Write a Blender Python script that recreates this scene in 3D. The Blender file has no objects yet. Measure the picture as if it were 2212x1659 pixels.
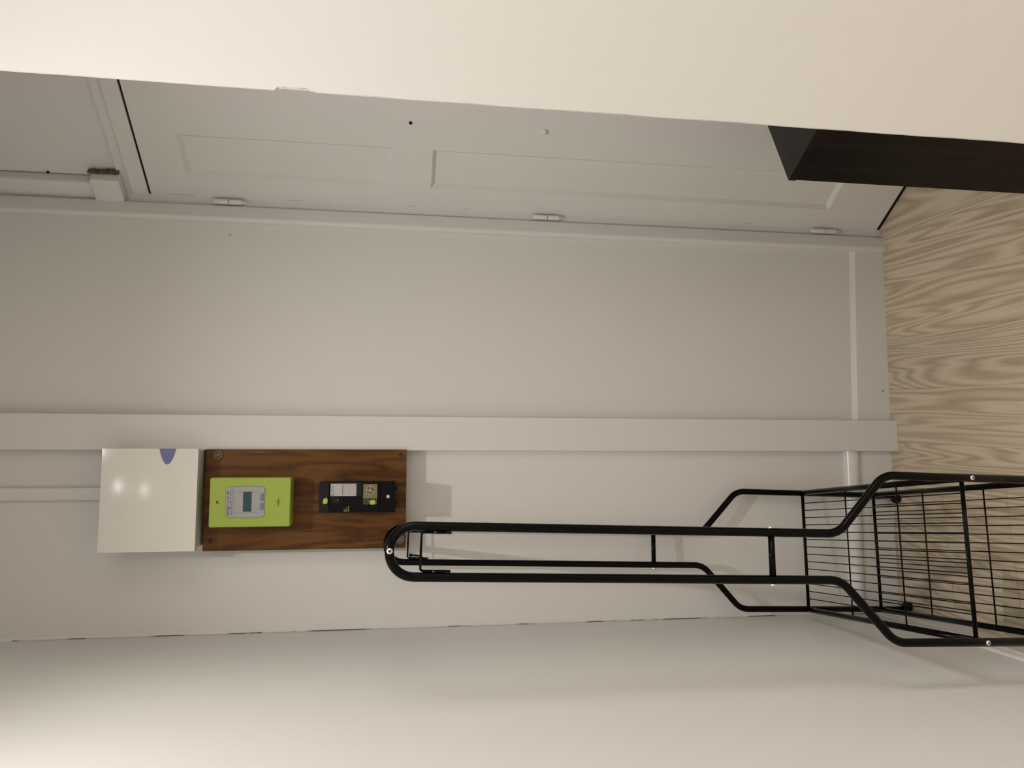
import bpy, bmesh, math, random
from mathutils import Vector, Matrix
random.seed(7)
SC = bpy.context.scene
COL = SC.collection

# ------------------------------------------------------------------ camera
# right, down and forward of the upright view in world axes (X right, Y into the corridor, Z up)
CR = Vector((0.99554, -0.09318, 0.01503))
CD = Vector((0.00047, -0.15434, -0.98802))
CF = Vector((0.09439, 0.98361, -0.15360))
CAM_H = 1.42
cam_data = bpy.data.cameras.new('camera')
cam_data.sensor_fit = 'HORIZONTAL'
cam_data.sensor_width = 36.0
cam_data.lens = 36.0 * 1661.0 / 2212.0
cam_data.clip_start = 0.02
cam = bpy.data.objects.new('camera', cam_data)
COL.objects.link(cam)
# the phone was held sideways: picture right = down, picture up = right
m3 = Matrix((CD, CR, -CF)).transposed()
cam.matrix_world = Matrix.Translation((0, 0, CAM_H)) @ m3.to_4x4()
SC.camera = cam

# ------------------------------------------------------------------ world, exposure
world = bpy.data.worlds.new('world')
SC.world = world
world.use_nodes = True
world.node_tree.nodes['Background'].inputs[0].default_value = (1.0, 0.9, 0.8, 1)
world.node_tree.nodes['Background'].inputs[1].default_value = 0.02
SC.view_settings.view_transform = 'Standard'
SC.view_settings.look = 'None'
SC.view_settings.gamma = 1.0
SC.view_settings.exposure = 0.0
SC.view_settings.use_curve_mapping = False

CEIL = 2.50
# ceiling lamps: kind, position, watts, full cone angle (deg), blend, source radius
LAMPS = [
    ('spot', (0.03, 0.92, CEIL), 28.0, 146, 0.90, 0.010),
    ('spot', (-0.11, 0.58, CEIL), 5.5, 146, 0.90, 0.012),
    ('spot', (-0.14, 0.21, CEIL), 1.5, 146, 0.90, 0.012),
    ('dome', (2.55, 0.45, CEIL), 52.0, 0, 0, 0.75),
    ('dome', (2.40, -0.25, CEIL), 51.0, 0, 0, 0.75),  # added dome, stretches the room lamp so the rack's shadow softens
    ('dome', (1.00, -1.60, CEIL), 10.0, 0, 0, 0.50),  # added dome for broad fill, not a known fixture
]
LAMP_COL = (1.0, 0.965, 0.93)
DOME_COL = (1.0, 0.962, 0.955)

# ------------------------------------------------------------------ helpers
def new_mat(name, base, rough=0.5, metal=0.0, spec=0.5, coat=0.0):
    m = bpy.data.materials.new(name); m.use_nodes = True
    b = m.node_tree.nodes['Principled BSDF']
    b.inputs['Base Color'].default_value = (*base, 1)
    b.inputs['Roughness'].default_value = rough
    b.inputs['Metallic'].default_value = metal
    b.inputs['Specular IOR Level'].default_value = spec
    b.inputs['Coat Weight'].default_value = coat
    return m

def N(m, t, **kw):
    n = m.node_tree.nodes.new(t)
    for k, v in kw.items():
        setattr(n, k, v)
    return n

def LK(m, a, b):
    m.node_tree.links.new(a, b)

def ramp(m, stops):
    r = N(m, 'ShaderNodeValToRGB')
    e = r.color_ramp.elements
    e[0].position, e[0].color = stops[0][0], (*stops[0][1], 1)
    e[1].position, e[1].color = stops[-1][0], (*stops[-1][1], 1)
    for p, c in stops[1:-1]:
        x = e.new(p); x.color = (*c, 1)
    return r

def bsdf(m):
    return m.node_tree.nodes['Principled BSDF']

def noisy_mat(name, base, vary=0.05, scale=3.0, rough=0.5, bump=0.0, bscale=120.0, spec=0.5):
    """a plain colour with slight mottling and a fine relief"""
    m = new_mat(name, base, rough, spec=spec)
    tc = N(m, 'ShaderNodeTexCoord')
    n1 = N(m, 'ShaderNodeTexNoise'); n1.inputs['Scale'].default_value = scale; n1.inputs['Detail'].default_value = 4
    LK(m, tc.outputs['Object'], n1.inputs['Vector'])
    lo = tuple(c * (1 - vary) for c in base); hi = tuple(min(1, c * (1 + vary)) for c in base)
    r = ramp(m, [(0.3, lo), (0.7, hi)])
    LK(m, n1.outputs['Fac'], r.inputs['Fac']); LK(m, r.outputs['Color'], bsdf(m).inputs['Base Color'])
    if bump:
        n2 = N(m, 'ShaderNodeTexNoise'); n2.inputs['Scale'].default_value = bscale; n2.inputs['Detail'].default_value = 3
        LK(m, tc.outputs['Object'], n2.inputs['Vector'])
        bp = N(m, 'ShaderNodeBump'); bp.inputs['Strength'].default_value = bump; bp.inputs['Distance'].default_value = 0.002
        LK(m, n2.outputs['Fac'], bp.inputs['Height']); LK(m, bp.outputs['Normal'], bsdf(m).inputs['Normal'])
    return m

def wood_mat(name, stops, sx, sy, sz, rings=9.0, warp=0.35, rough=0.45, fine=0.25, spec=0.5, hue=0.0):
    """contour lines of a stretched noise = cathedral grain; every object gets its own cut"""
    m = new_mat(name, stops[0][1], rough, spec=spec)
    tc = N(m, 'ShaderNodeTexCoord'); oi = N(m, 'ShaderNodeObjectInfo')
    off = N(m, 'ShaderNodeVectorMath', operation='SCALE'); off.inputs[0].default_value = (17.3, 9.1, 5.7)
    LK(m, oi.outputs['Random'], off.inputs['Scale'])
    mp = N(m, 'ShaderNodeMapping'); mp.inputs['Scale'].default_value = (sx, sy, sz)
    LK(m, tc.outputs['Object'], mp.inputs['Vector'])
    add = N(m, 'ShaderNodeVectorMath', operation='ADD')
    LK(m, mp.outputs['Vector'], add.inputs[0]); LK(m, off.outputs['Vector'], add.inputs[1])
    n1 = N(m, 'ShaderNodeTexNoise'); n1.inputs['Scale'].default_value = 1.0; n1.inputs['Detail'].default_value = 2.5
    n1.inputs['Roughness'].default_value = 0.45; n1.inputs['Distortion'].default_value = warp
    LK(m, add.outputs['Vector'], n1.inputs['Vector'])
    mul = N(m, 'ShaderNodeMath', operation='MULTIPLY'); mul.inputs[1].default_value = rings * 6.283
    LK(m, n1.outputs['Fac'], mul.inputs[0])
    sn = N(m, 'ShaderNodeMath', operation='SINE'); LK(m, mul.outputs[0], sn.inputs[0])
    mr = N(m, 'ShaderNodeMapRange'); mr.inputs['From Min'].default_value = -1; mr.inputs['From Max'].default_value = 1
    LK(m, sn.outputs[0], mr.inputs['Value'])
    # fine fibres
    mp2 = N(m, 'ShaderNodeMapping'); mp2.inputs['Scale'].default_value = (sx * 22, sy * 5, sz * 22)
    LK(m, tc.outputs['Object'], mp2.inputs['Vector'])
    add2 = N(m, 'ShaderNodeVectorMath', operation='ADD')
    LK(m, mp2.outputs['Vector'], add2.inputs[0]); LK(m, off.outputs['Vector'], add2.inputs[1])
    n2 = N(m, 'ShaderNodeTexNoise'); n2.inputs['Scale'].default_value = 1.0; n2.inputs['Detail'].default_value = 5; n2.inputs['Roughness'].default_value = 0.65
    LK(m, add2.outputs['Vector'], n2.inputs['Vector'])
    # broad tone
    tone = N(m, 'ShaderNodeMix'); tone.data_type = 'RGBA'; tone.blend_type = 'MULTIPLY'; tone.inputs[0].default_value = 1.0
    n3 = N(m, 'ShaderNodeTexNoise'); n3.inputs['Scale'].default_value = 0.45; n3.inputs['Detail'].default_value = 2
    LK(m, add.outputs['Vector'], n3.inputs['Vector'])
    mix = N(m, 'ShaderNodeMix'); mix.data_type = 'FLOAT'; mix.inputs[0].default_value = fine
    LK(m, mr.outputs['Result'], mix.inputs[2]); LK(m, n2.outputs['Fac'], mix.inputs[3])
    mix2 = N(m, 'ShaderNodeMix'); mix2.data_type = 'FLOAT'; mix2.inputs[0].default_value = 0.25
    LK(m, mix.outputs[0], mix2.inputs[2]); LK(m, n3.outputs['Fac'], mix2.inputs[3])
    r = ramp(m, stops)
    LK(m, mix2.outputs[0], r.inputs['Fac'])
    LK(m, r.outputs['Color'], tone.inputs[6]); LK(m, oi.outputs['Color'], tone.inputs[7]); LK(m, tone.outputs[2], bsdf(m).inputs['Base Color'])
    bp = N(m, 'ShaderNodeBump'); bp.inputs['Strength'].default_value = 0.08; bp.inputs['Distance'].default_value = 0.001
    LK(m, mix.outputs[0], bp.inputs['Height']); LK(m, bp.outputs['Normal'], bsdf(m).inputs['Normal'])
    return m

def obj(name, bm, mat, parent=None, smooth=False, loc=None, rz=None):
    me = bpy.data.meshes.new(name)
    bmesh.ops.recalc_face_normals(bm, faces=bm.faces)
    bm.to_mesh(me); bm.free()
    if smooth:
        for p in me.polygons: p.use_smooth = True
    me.materials.append(mat)
    o = bpy.data.objects.new(name, me); COL.objects.link(o)
    if parent is not None: o.parent = parent
    if loc is not None: o.location = loc
    if rz is not None: o.rotation_euler = (0, 0, rz)
    return o

def sharp(o, deg=35):
    """smooth shading with sharp edges above an angle"""
    me = o.data
    bm = bmesh.new(); bm.from_mesh(me)
    for e in bm.edges:
        if len(e.link_faces) == 2 and e.calc_face_angle(0) > math.radians(deg): e.smooth = False
    for f in bm.faces: f.smooth = True
    bm.to_mesh(me); bm.free()
    return o

def empty(name, loc=(0, 0, 0), rz=0.0):
    o = bpy.data.objects.new(name, None); COL.objects.link(o)
    o.empty_display_size = 0.05
    o.location = loc; o.rotation_euler = (0, 0, rz)
    return o

def tag(o, label, cat, group=None):
    o['label'] = label; o['category'] = cat
    if group: o['group'] = group
    return o

def struct(o, label, cat):
    o['kind'] = 'structure'; o['label'] = label; o['category'] = cat
    return o

def lab(o, label):
    o['label'] = label; return o

def box(bm, x0, x1, y0, y1, z0, z1, bev=0.0, seg=2):
    vs = [bm.verts.new((x, y, z)) for x in (x0, x1) for y in (y0, y1) for z in (z0, z1)]
    q = [(0, 1, 3, 2), (4, 6, 7, 5), (0, 4, 5, 1), (2, 3, 7, 6), (0, 2, 6, 4), (1, 5, 7, 3)]
    fs = [bm.faces.new([vs[i] for i in f]) for f in q]
    if bev:
        es = list({e for f in fs for e in f.edges})
        bmesh.ops.bevel(bm, geom=es, offset=bev, segments=seg, affect='EDGES', profile=0.5)
    return bm

def B(*a, **k):
    return box(bmesh.new(), *a, **k)

def prism(pts, z0, z1, bm=None):
    """vertical prism over an XY outline"""
    bm = bm or bmesh.new()
    lo = [bm.verts.new((x, y, z0)) for x, y in pts]; hi = [bm.verts.new((x, y, z1)) for x, y in pts]
    n = len(pts)
    bm.faces.new(lo); bm.faces.new(hi)
    for i in range(n):
        bm.faces.new((lo[i], lo[(i + 1) % n], hi[(i + 1) % n], hi[i]))
    return bm

def plate(pts, y0, y1, bm=None):
    """outline in XZ given a thickness along Y"""
    bm = bm or bmesh.new()
    a = [bm.verts.new((x, y0, z)) for x, z in pts]; b = [bm.verts.new((x, y1, z)) for x, z in pts]
    n = len(pts)
    bm.faces.new(a); bm.faces.new(b)
    for i in range(n):
        bm.faces.new((a[i], a[(i + 1) % n], b[(i + 1) % n], b[i]))
    return bm

def rrect(x0, x1, z0, z1, r, n=6):
    out = []
    for cx, cz, a0 in ((x1 - r, z1 - r, 0), (x0 + r, z1 - r, 90), (x0 + r, z0 + r, 180), (x1 - r, z0 + r, 270)):
        for i in range(n + 1):
            a = math.radians(a0 + 90 * i / n); out.append((cx + r * math.cos(a), cz + r * math.sin(a)))
    return out

def fillet(pts, rad, seg=8):
    """round the inner corners of a polyline"""
    P = [Vector(p) for p in pts]; out = [P[0]]
    for i in range(1, len(P) - 1):
        a, b, c = P[i - 1], P[i], P[i + 1]
        u = (a - b).normalized(); v = (c - b).normalized()
        ang = u.angle(v); h = math.pi - ang
        if h < 0.02: out.append(b); continue
        t = min(rad * math.tan(h / 2), (a - b).length * 0.49, (c - b).length * 0.49)
        r = t / math.tan(h / 2)
        cen = b + (u + v).normalized() * (r / math.cos(h / 2))
        s = b + u * t - cen; e = b + v * t - cen
        ax = s.cross(e).normalized()
        for k in range(seg + 1):
            out.append(cen + Matrix.Rotation(h * k / seg, 3, ax) @ s)
    out.append(P[-1])
    return out

def sweep(pts, r, n=12, bm=None):
    """round bar along a polyline"""
    bm = bm or bmesh.new()
    P = [Vector(p) for p in pts]
    T = []
    for i in range(len(P)):
        t = (P[min(i + 1, len(P) - 1)] - P[max(i - 1, 0)]).normalized(); T.append(t)
    ref = Vector((0, 0, 1)) if abs(T[0].z) < 0.9 else Vector((1, 0, 0))
    nrm = (ref - T[0] * ref.dot(T[0])).normalized()
    rings = []
    for i, p in enumerate(P):
        nrm = (nrm - T[i] * nrm.dot(T[i])).normalized()
        bi = T[i].cross(nrm)
        rr = r[i] if isinstance(r, (list, tuple)) else r
        rings.append([bm.verts.new(p + (nrm * math.cos(2 * math.pi * k / n) + bi * math.sin(2 * math.pi * k / n)) * rr) for k in range(n)])
    for a, b in zip(rings, rings[1:]):
        for k in range(n):
            bm.faces.new((a[k], a[(k + 1) % n], b[(k + 1) % n], b[k]))
    bm.faces.new(rings[0]); bm.faces.new(rings[-1])
    return bm

def lathe(profile, n=20, origin=(0, 0, 0), axis='y', bm=None):
    """profile of (radius, distance along the axis)"""
    bm = bm or bmesh.new(); ox, oy, oz = origin
    rings = []
    for r, d in profile:
        ring = []
        for k in range(n):
            a = 2 * math.pi * k / n; c, s = math.cos(a) * r, math.sin(a) * r
            co = {'y': (ox + c, oy + d, oz + s), 'x': (ox + d, oy + c, oz + s), 'z': (ox + c, oy + s, oz + d)}[axis]
            ring.append(bm.verts.new(co))
        rings.append(ring)
    for a, b in zip(rings, rings[1:]):
        for k in range(n):
            bm.faces.new((a[k], a[(k + 1) % n], b[(k + 1) % n], b[k]))
    bm.faces.new(rings[0]); bm.faces.new(rings[-1])
    return bm

def text(name, s, size, mat, parent, x, y, z, bold=0.0):
    """lettering standing on a surface that faces -Y, left-aligned at x, baseline z"""
    cu = bpy.data.curves.new(name, 'FONT'); cu.body = s; cu.size = size; cu.extrude = 0.00015; cu.offset = bold
    t = bpy.data.objects.new(name, cu); COL.objects.link(t)
    bpy.context.view_layer.update()
    dg = bpy.context.evaluated_depsgraph_get()
    me = bpy.data.meshes.new_from_object(t.evaluated_get(dg))
    bpy.data.objects.remove(t); bpy.data.curves.remove(cu)
    me.transform(Matrix.Rotation(math.pi / 2, 4, 'X'))
    me.materials.clear(); me.materials.append(mat)
    o = bpy.data.objects.new(name, me); COL.objects.link(o); o.parent = parent; o.location = (x, y, z)
    return o

# ------------------------------------------------------------------ materials
PAINT = noisy_mat('wall_paint', (0.765, 0.752, 0.722), 0.018, 1.7, 0.52, 0.10, 90)
GLOSS = noisy_mat('gloss_paint', (0.765, 0.752, 0.722), 0.015, 3.0, 0.32, 0.05, 40)
CEILP = noisy_mat('ceiling_paint', (0.80, 0.78, 0.74), 0.015, 2.0, 0.7)
PIPEW = noisy_mat('pipe_paint', (0.79, 0.77, 0.74), 0.01, 4, 0.22)
OAK = wood_mat('oak_laminate', [(0.18, (0.37, 0.295, 0.20)), (0.38, (0.56, 0.465, 0.335)), (0.56, (0.67, 0.57, 0.425)), (0.80, (0.77, 0.67, 0.53))],
               8.5, 0.62, 1.0, rings=21.0, warp=0.35, rough=0.42, fine=0.54)
SUB = noisy_mat('underlay', (0.05, 0.04, 0.03), 0.1, 5, 0.9)
BOARD = wood_mat('brown_board', [(0.22, (0.062, 0.022, 0.005)), (0.42, (0.118, 0.046, 0.010)), (0.62, (0.150, 0.064, 0.014)), (0.85, (0.185, 0.088, 0.022))],
                 16, 1, 2.6, rings=5.0, warp=0.5, rough=0.36, fine=0.55, spec=0.18)
WENGE = wood_mat('dark_veneer', [(0.2, (0.004, 0.0028, 0.0022)), (0.8, (0.016, 0.0105, 0.0085))], 30, 30, 2.0, rings=2.0, rough=0.30, fine=0.6, spec=0.22)
BLACK = noisy_mat('black_enamel', (0.0018, 0.0017, 0.0017), 0.1, 30, 0.16, spec=0.11)
WIRE = noisy_mat('black_wire', (0.0025, 0.0023, 0.0022), 0.1, 30, 0.3, spec=0.15)
RUBBER = noisy_mat('black_rubber', (0.004, 0.004, 0.004), 0.1, 20, 0.5, spec=0.2)
STEEL = new_mat('bolt_steel', (0.72, 0.70, 0.66), 0.28, metal=0.9)
GUN = new_mat('dark_screw_steel', (0.05, 0.05, 0.05), 0.22, metal=0.9)
HOLE = new_mat('dark_hole', (0.004, 0.004, 0.004), 0.9)
CASE = noisy_mat('white_plastic', (0.80, 0.785, 0.72), 0.01, 4, 0.085)
BLUE = noisy_mat('blue_plastic', (0.135, 0.145, 0.33), 0.03, 20, 0.4)
LIME = noisy_mat('lime_plastic', (0.345, 0.445, 0.052), 0.02, 8, 0.45, 0.08, 500)
LIMED = noisy_mat('lime_seal', (0.42, 0.54, 0.085), 0.03, 30, 0.45)
GREYP = noisy_mat('grey_panel', (0.36, 0.36, 0.355), 0.01, 8, 0.4)
GREYD = noisy_mat('grey_rim', (0.085, 0.095, 0.06), 0.01, 8, 0.5)
LCD = noisy_mat('teal_display', (0.014, 0.062, 0.075), 0.05, 30, 0.25)
BTN = noisy_mat('grey_button', (0.20, 0.20, 0.235), 0.03, 20, 0.5)
INK = new_mat('printed_ink', (0.035, 0.035, 0.03), 0.6)
INKG = new_mat('grey_ink', (0.16, 0.155, 0.15), 0.6)
BAKE = noisy_mat('black_bakelite', (0.0028, 0.003, 0.0042), 0.15, 40, 0.45, spec=0.12)
BAKE2 = noisy_mat('charcoal_plastic', (0.012, 0.012, 0.0115), 0.15, 40, 0.55, spec=0.2)
STICK = noisy_mat('white_sticker', (0.47, 0.45, 0.43), 0.04, 90, 0.5)
REDINK = new_mat('dull_red_ink', (0.22, 0.12, 0.11), 0.6)
AMBER = noisy_mat('amber_window', (0.20, 0.165, 0.075), 0.12, 60, 0.25)
AMBERD = noisy_mat('dark_window', (0.045, 0.04, 0.022), 0.15, 60, 0.3)
GOLD = new_mat('gold_ink', (0.22, 0.165, 0.035), 0.5)
WASH = noisy_mat('clear_washer', (0.14, 0.105, 0.065), 0.2, 60, 0.12)
PLAST = noisy_mat('bare_plaster', (0.13, 0.10, 0.065), 0.5, 160, 0.9)
CHIP = noisy_mat('chipped_filler', (0.80, 0.76, 0.66), 0.1, 200, 0.8)

# a hairline where the paint has opened in places
CRACK = new_mat('opened_joint', (0.7, 0.68, 0.64), 0.6)
_tc = N(CRACK, 'ShaderNodeTexCoord'); _mp = N(CRACK, 'ShaderNodeMapping'); _mp.inputs['Scale'].default_value = (300, 300, 5.5)
LK(CRACK, _tc.outputs['Object'], _mp.inputs['Vector'])
_n = N(CRACK, 'ShaderNodeTexNoise'); _n.inputs['Scale'].default_value = 1.0; _n.inputs['Detail'].default_value = 5
_mp.inputs['Scale'].default_value = (0, 0, 5.5)
LK(CRACK, _mp.outputs['Vector'], _n.inputs['Vector'])
_r = ramp(CRACK, [(0.50, (0.70, 0.68, 0.64)), (0.53, (0.16, 0.135, 0.11)), (0.60, (0.10, 0.085, 0.07))])
LK(CRACK, _n.outputs['Fac'], _r.inputs['Fac']); LK(CRACK, _r.outputs['Color'], bsdf(CRACK).inputs['Base Color'])

# ------------------------------------------------------------------ the setting
D = 2.0221            # front of the back skirting
WB = D + 0.010        # plaster of the back wall
WL = -0.4348          # plaster of the left wall
A0 = Vector((0.6630, 2.0365)); DANG = math.radians(-56.29)      # hinge line and direction of the diagonal door wall
d1 = Vector((math.cos(DANG), math.sin(DANG))); d2 = Vector((-d1.y, d1.x))
E0 = Vector((0.560, 1.1785))                                    # outer corner of the right wall

RANG = math.radians(-16.5)                                        # direction of the right wall's face

def xy(*vs):
    return [(v.x, v.y) for v in vs]

# floor: dark underlay with single planks on it
fl = obj('floor', B(-0.55, 3.3, -2.6, 2.45, -0.06, -0.010), SUB)
struct(fl, 'pale oak laminate floor of long planks', 'floor')
PW, PDIR = 0.148, math.atan(0.055)
pm = B(-PW / 2 + 0.00012, PW / 2 - 0.00012, -0.6, 0.6, -0.0095, 0.0)
bmesh.ops.bevel(pm, geom=[e for e in pm.edges if all(v.co.z > -0.001 for v in e.verts)], offset=0.00025, segments=1, affect='EDGES')
plank_mesh = bpy.data.meshes.new('plank'); bmesh.ops.recalc_face_normals(pm, faces=pm.faces); pm.to_mesh(plank_mesh); pm.free(); plank_mesh.materials.append(OAK)
# the rows are turned a little against the walls; u across the planks, v along them
ends = {0: 1.970, -1: 1.30, -2: 1.623, -3: 1.2, 1: 2.56, 2: 1.05, 3: 2.33, 4: 1.30, 5: 1.12, 6: 1.35}
cosd, sind = math.cos(PDIR), math.sin(PDIR)
for row in range(-4, 24):
    u = -0.032 + row * PW      # row 0 lies between the joints at -0.106 and 0.042
    e = ends.get(row, 1.0 + (row * 0.437) % 1.2)
    for k in range(-3, 4):
        v = e + 0.6 + k * 1.2
        dx, dy = u, v - 1.97
        x, y = dx * cosd + dy * sind, 1.97 - dx * sind + dy * cosd
        ya = 1.97 - dx * sind + (dy - 0.6) * cosd; yb = 1.97 - dx * sind + (dy + 0.6) * cosd
        if yb < -2.5 or ya > 2.40 or x > 3.2 or x < -0.53: continue
        p = bpy.data.objects.new('plank', plank_mesh); COL.objects.link(p); p.parent = fl
        p.location = (x, y, 0); p.rotation_euler = (0, 0, -PDIR)
        tn = 0.74 if (row == -2 and abs(v + 0.6 - 1.623) < 0.01) else random.uniform(0.93, 1.05)
        p.color = (tn, tn * random.uniform(0.985, 1.0), tn * random.uniform(0.96, 1.0), 1)

ce = obj('ceiling', B(-0.55, 3.3, -2.6, 2.45, CEIL, CEIL + 0.1), CEILP)
struct(ce, 'plain white ceiling above the corridor', 'ceiling')
wl = obj('wall_left', B(-0.55, WL, -2.6, 2.14, -0.06, CEIL), PAINT)
struct(wl, 'smooth off-white wall along the left of the clothes rack', 'wall')
wb = obj('wall_back', B(WL, 0.70, WB, 2.14, -0.06, CEIL), PAINT)
struct(wb, 'off-white end wall behind the clothes rack and meter board', 'wall')
c = obj('crack', plate([(WL + 0.0005, 0.35), (WL + 0.0022, 0.35), (WL + 0.0022, 2.30), (WL + 0.0005, 2.30)], WB - 0.0062, WB), CRACK, wb)
lab(c, 'broken dark hairline down the corner joint')
c2 = obj('bead', prism([(WL, WB), (WL + 0.007, WB), (WL, WB - 0.005)], 0.16, CEIL), GLOSS, wb)
lab(c2, 'thin painted filler bead in the corner')
# small knocks on the back wall
for (x, z, w_, h_) in ((0.5716, 1.8406, 0.0016, 0.006), (0.334, 1.7148, 0.0012, 0.0016)):
    lab(obj('mark', plate([(x - w_, z), (x, z - h_ / 2), (x + w_, z), (x, z + h_ / 2)], WB - 0.0006, WB + 0.0005), PLAST, wb), 'tiny brown knock in the paint')

# right wall, with a worn outer corner and a chip out of the edge
bm = bmesh.new()
zs = [0.0] + [i * 0.05 for i in range(1, 50)] + [CEIL]
zs += [1.540, 1.548, 1.556, 1.575, 1.590, 1.602, 1.606]
zs = sorted(set(zs))
cols = []
for z in zs:
    o_ = random.uniform(-0.0008, 0.0008)
    if 1.555 < z < 1.604: o_ = 0.0050 + random.uniform(-0.0008, 0.0008)
    elif 1.545 < z <= 1.555: o_ = 0.003
    ex = Vector((math.cos(RANG), math.sin(RANG)))
    P = [E0 + ex * (o_ + 0.003), E0 + ex * 2.76, Vector((3.3, 1.62)), E0 + d2 * 0.78, E0 + d2 * (o_ + 0.003)]
    cols.append([bm.verts.new((p.x, p.y, z)) for p in P])
for a, b in zip(cols, cols[1:]):
    for i in range(5):
        bm.faces.new((a[i], a[(i + 1) % 5], b[(i + 1) % 5], b[i]))
bm.faces.new(cols[0]); bm.faces.new(cols[-1])
wr = obj('wall_right', bm, PAINT)
struct(wr, 'bright off-white wall ending in a chipped outer corner beside the door', 'wall')
bm = bmesh.new()
for i, (z, w_) in enumerate(((1.556, 0.0035), (1.568, 0.005), (1.583, 0.0042), (1.598, 0.003))):
    box(bm, E0.x + 0.0062, E0.x + 0.0085 + w_ * 0.6, E0.y - 0.0008, E0.y + 0.0025, z - 0.006, z + 0.006, 0.0004, 1)
lab(obj('chipped_plaster', bm, CHIP, wr), 'chipped pale filler showing at the wall edge')
lab(obj('chip_mark', B(E0.x + 0.0075, E0.x + 0.0100, E0.y - 0.0010, E0.y + 0.0012, 1.560, 1.566), PLAST, wr), 'brown spot in the chipped edge')
wbh = obj('wall_behind', B(WL, 3.3, -2.6, -2.5, 0, CEIL), PAINT)
struct(wbh, 'off-white wall closing the room behind the viewer', 'wall')
wf = obj('wall_far', B(3.2, 3.3, -2.5, E0.y, 0, CEIL), PAINT)
struct(wf, 'off-white wall at the far side of the room, out of the picture', 'wall')

# diagonal wall with the door: local x along the wall from the hinge, local y into the wall
def dloc(o):
    o.location = (A0.x, A0.y, 0); o.rotation_euler = (0, 0, DANG); return o
bm = B(-0.12, 0.85, 0.046, 0.14, -0.06, CEIL)
box(bm, -0.02, 0.85, 0.016, 0.047, 2.110, CEIL)
box(bm, 0.592, 0.85, 0.016, 0.047, 0, 2.111)
wd = dloc(obj('wall_door', bm, PAINT)); struct(wd, 'off-white diagonal wall holding the panelled door', 'wall')
bm = bmesh.new()
box(bm, 0.0, 0.592, -0.001, 0.046, 2.0415, 2.082, 0.003, 2)
box(bm, 0.0, 0.60, 0.006, 0.046, 2.081, 2.108, 0.004, 2)
box(bm, 0.534, 0.592, -0.001, 0.046, 0.0, 2.043, 0.003, 2)
tr = dloc(obj('trim_1', bm, GLOSS)); struct(tr, 'painted wooden frame over the panelled door', 'door frame')
# filled corner above the door, with an open seam beside it
bm = bmesh.new(); box(bm, -0.06, 0.045, -0.014, 0.05, 2.150, CEIL, 0.008, 3)
tf = dloc(sharp(obj('trim_2', bm, PAINT))); struct(tf, 'filled corner strip rising above the junction box', 'wall trim')
bm = bmesh.new(); box(bm, 0.0428, 0.0475, 0.0145, 0.0158, 2.175, CEIL)
SEAM = noisy_mat('grey_seam', (0.33, 0.30, 0.265), 0.2, 60, 0.8)
lab(dloc(obj('seam', bm, SEAM)), 'grey open seam'); bpy.data.objects['seam'].parent = wd; bpy.data.objects['seam'].location = (0, 0, 0); bpy.data.objects['seam'].rotation_euler = (0, 0, 0)
lab(obj('nail_hole', lathe([(0.0035, 0), (0.0035, 0.004)], 10, (0.049, 0.0135, 2.272), 'y'), HOLE, wd), 'small black hole in the seam')

# ------------------------------------------------------------------ the panelled door
door = dloc(empty('door_1')); struct(door, 'flat white two-panel door with painted hinges, edge hidden by the right wall', 'door')
def panel_face(bm, xs, zs, cells, y0, y1, dep, bev):
    """front skin cut by lines xs, zs; the named cells sink in with a sloped edge"""
    for i in range(len(xs) - 1):
        for j in range(len(zs) - 1):
            a, b_, c_, d_ = xs[i], xs[i + 1], zs[j], zs[j + 1]
            o4 = [bm.verts.new(p) for p in ((a, y0, c_), (b_, y0, c_), (b_, y0, d_), (a, y0, d_))]
            if (i, j) in cells:
                i4 = [bm.verts.new(p) for p in ((a + bev, y0 + dep, c_ + bev), (b_ - bev, y0 + dep, c_ + bev), (b_ - bev, y0 + dep, d_ - bev), (a + bev, y0 + dep, d_ - bev))]
                for k in range(4):
                    bm.faces.new((o4[k], o4[(k + 1) % 4], i4[(k + 1) % 4], i4[k]))
                bm.faces.new(i4)
            else:
                bm.faces.new(o4)
DW = 0.530
bm = bmesh.new()
XS = [0.003, 0.073, 0.190, 0.343, 0.460, DW]; ZS = [0.013, 0.196, 1.328, 1.427, 1.940, 2.036]
panel_face(bm, XS, ZS, {(1, 1), (3, 1), (1, 3), (3, 3)}, 0.0, 0.035, 0.0105, 0.0100)
bmesh.ops.remove_doubles(bm, verts=bm.verts, dist=1e-5)
x0, x1, z0, z1 = XS[0], XS[-1], ZS[0], ZS[-1]
bv = [bm.verts.new(p) for p in ((x0, 0.036, z0), (x1, 0.036, z0), (x1, 0.036, z1), (x0, 0.036, z1))]
bm.faces.new(bv)
fv = [bm.verts.new(p) for p in ((x0, 0.0, z0), (x1, 0.0, z0), (x1, 0.0, z1), (x0, 0.0, z1))]
for k in range(4): bm.faces.new((fv[k], fv[(k + 1) % 4], bv[(k + 1) % 4], bv[k]))
leaf = obj('leaf', bm, GLOSS, door)
lab(obj('peephole', lathe([(0.0062, -0.0012), (0.0062, 0.0), (0.0045, -0.0003), (0.0045, 0.004)], 18, (0.263, 0, 1.386), 'y'), GLOSS, door), 'painted rim of the spy hole')
lab(obj('spy_hole', lathe([(0.0046, -0.0015), (0.0046, 0.003)], 18, (0.263, 0, 1.386), 'y'), HOLE, door), 'small black spy hole')
kn = obj('knob_plate', lathe([(0.0085, 0), (0.0085, -0.002), (0.0068, -0.0035), (0.0060, -0.0055), (0.0030, -0.0060)], 18, (0.262, 0, 1.054), 'y'), GLOSS, door, True)
lab(kn, 'painted-over knob stub')
lab(obj('stub', lathe([(0.0024, -0.0055), (0.0018, -0.0085)], 10, (0.262, 0, 1.054), 'y'), GLOSS, kn), 'short screw end')
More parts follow.
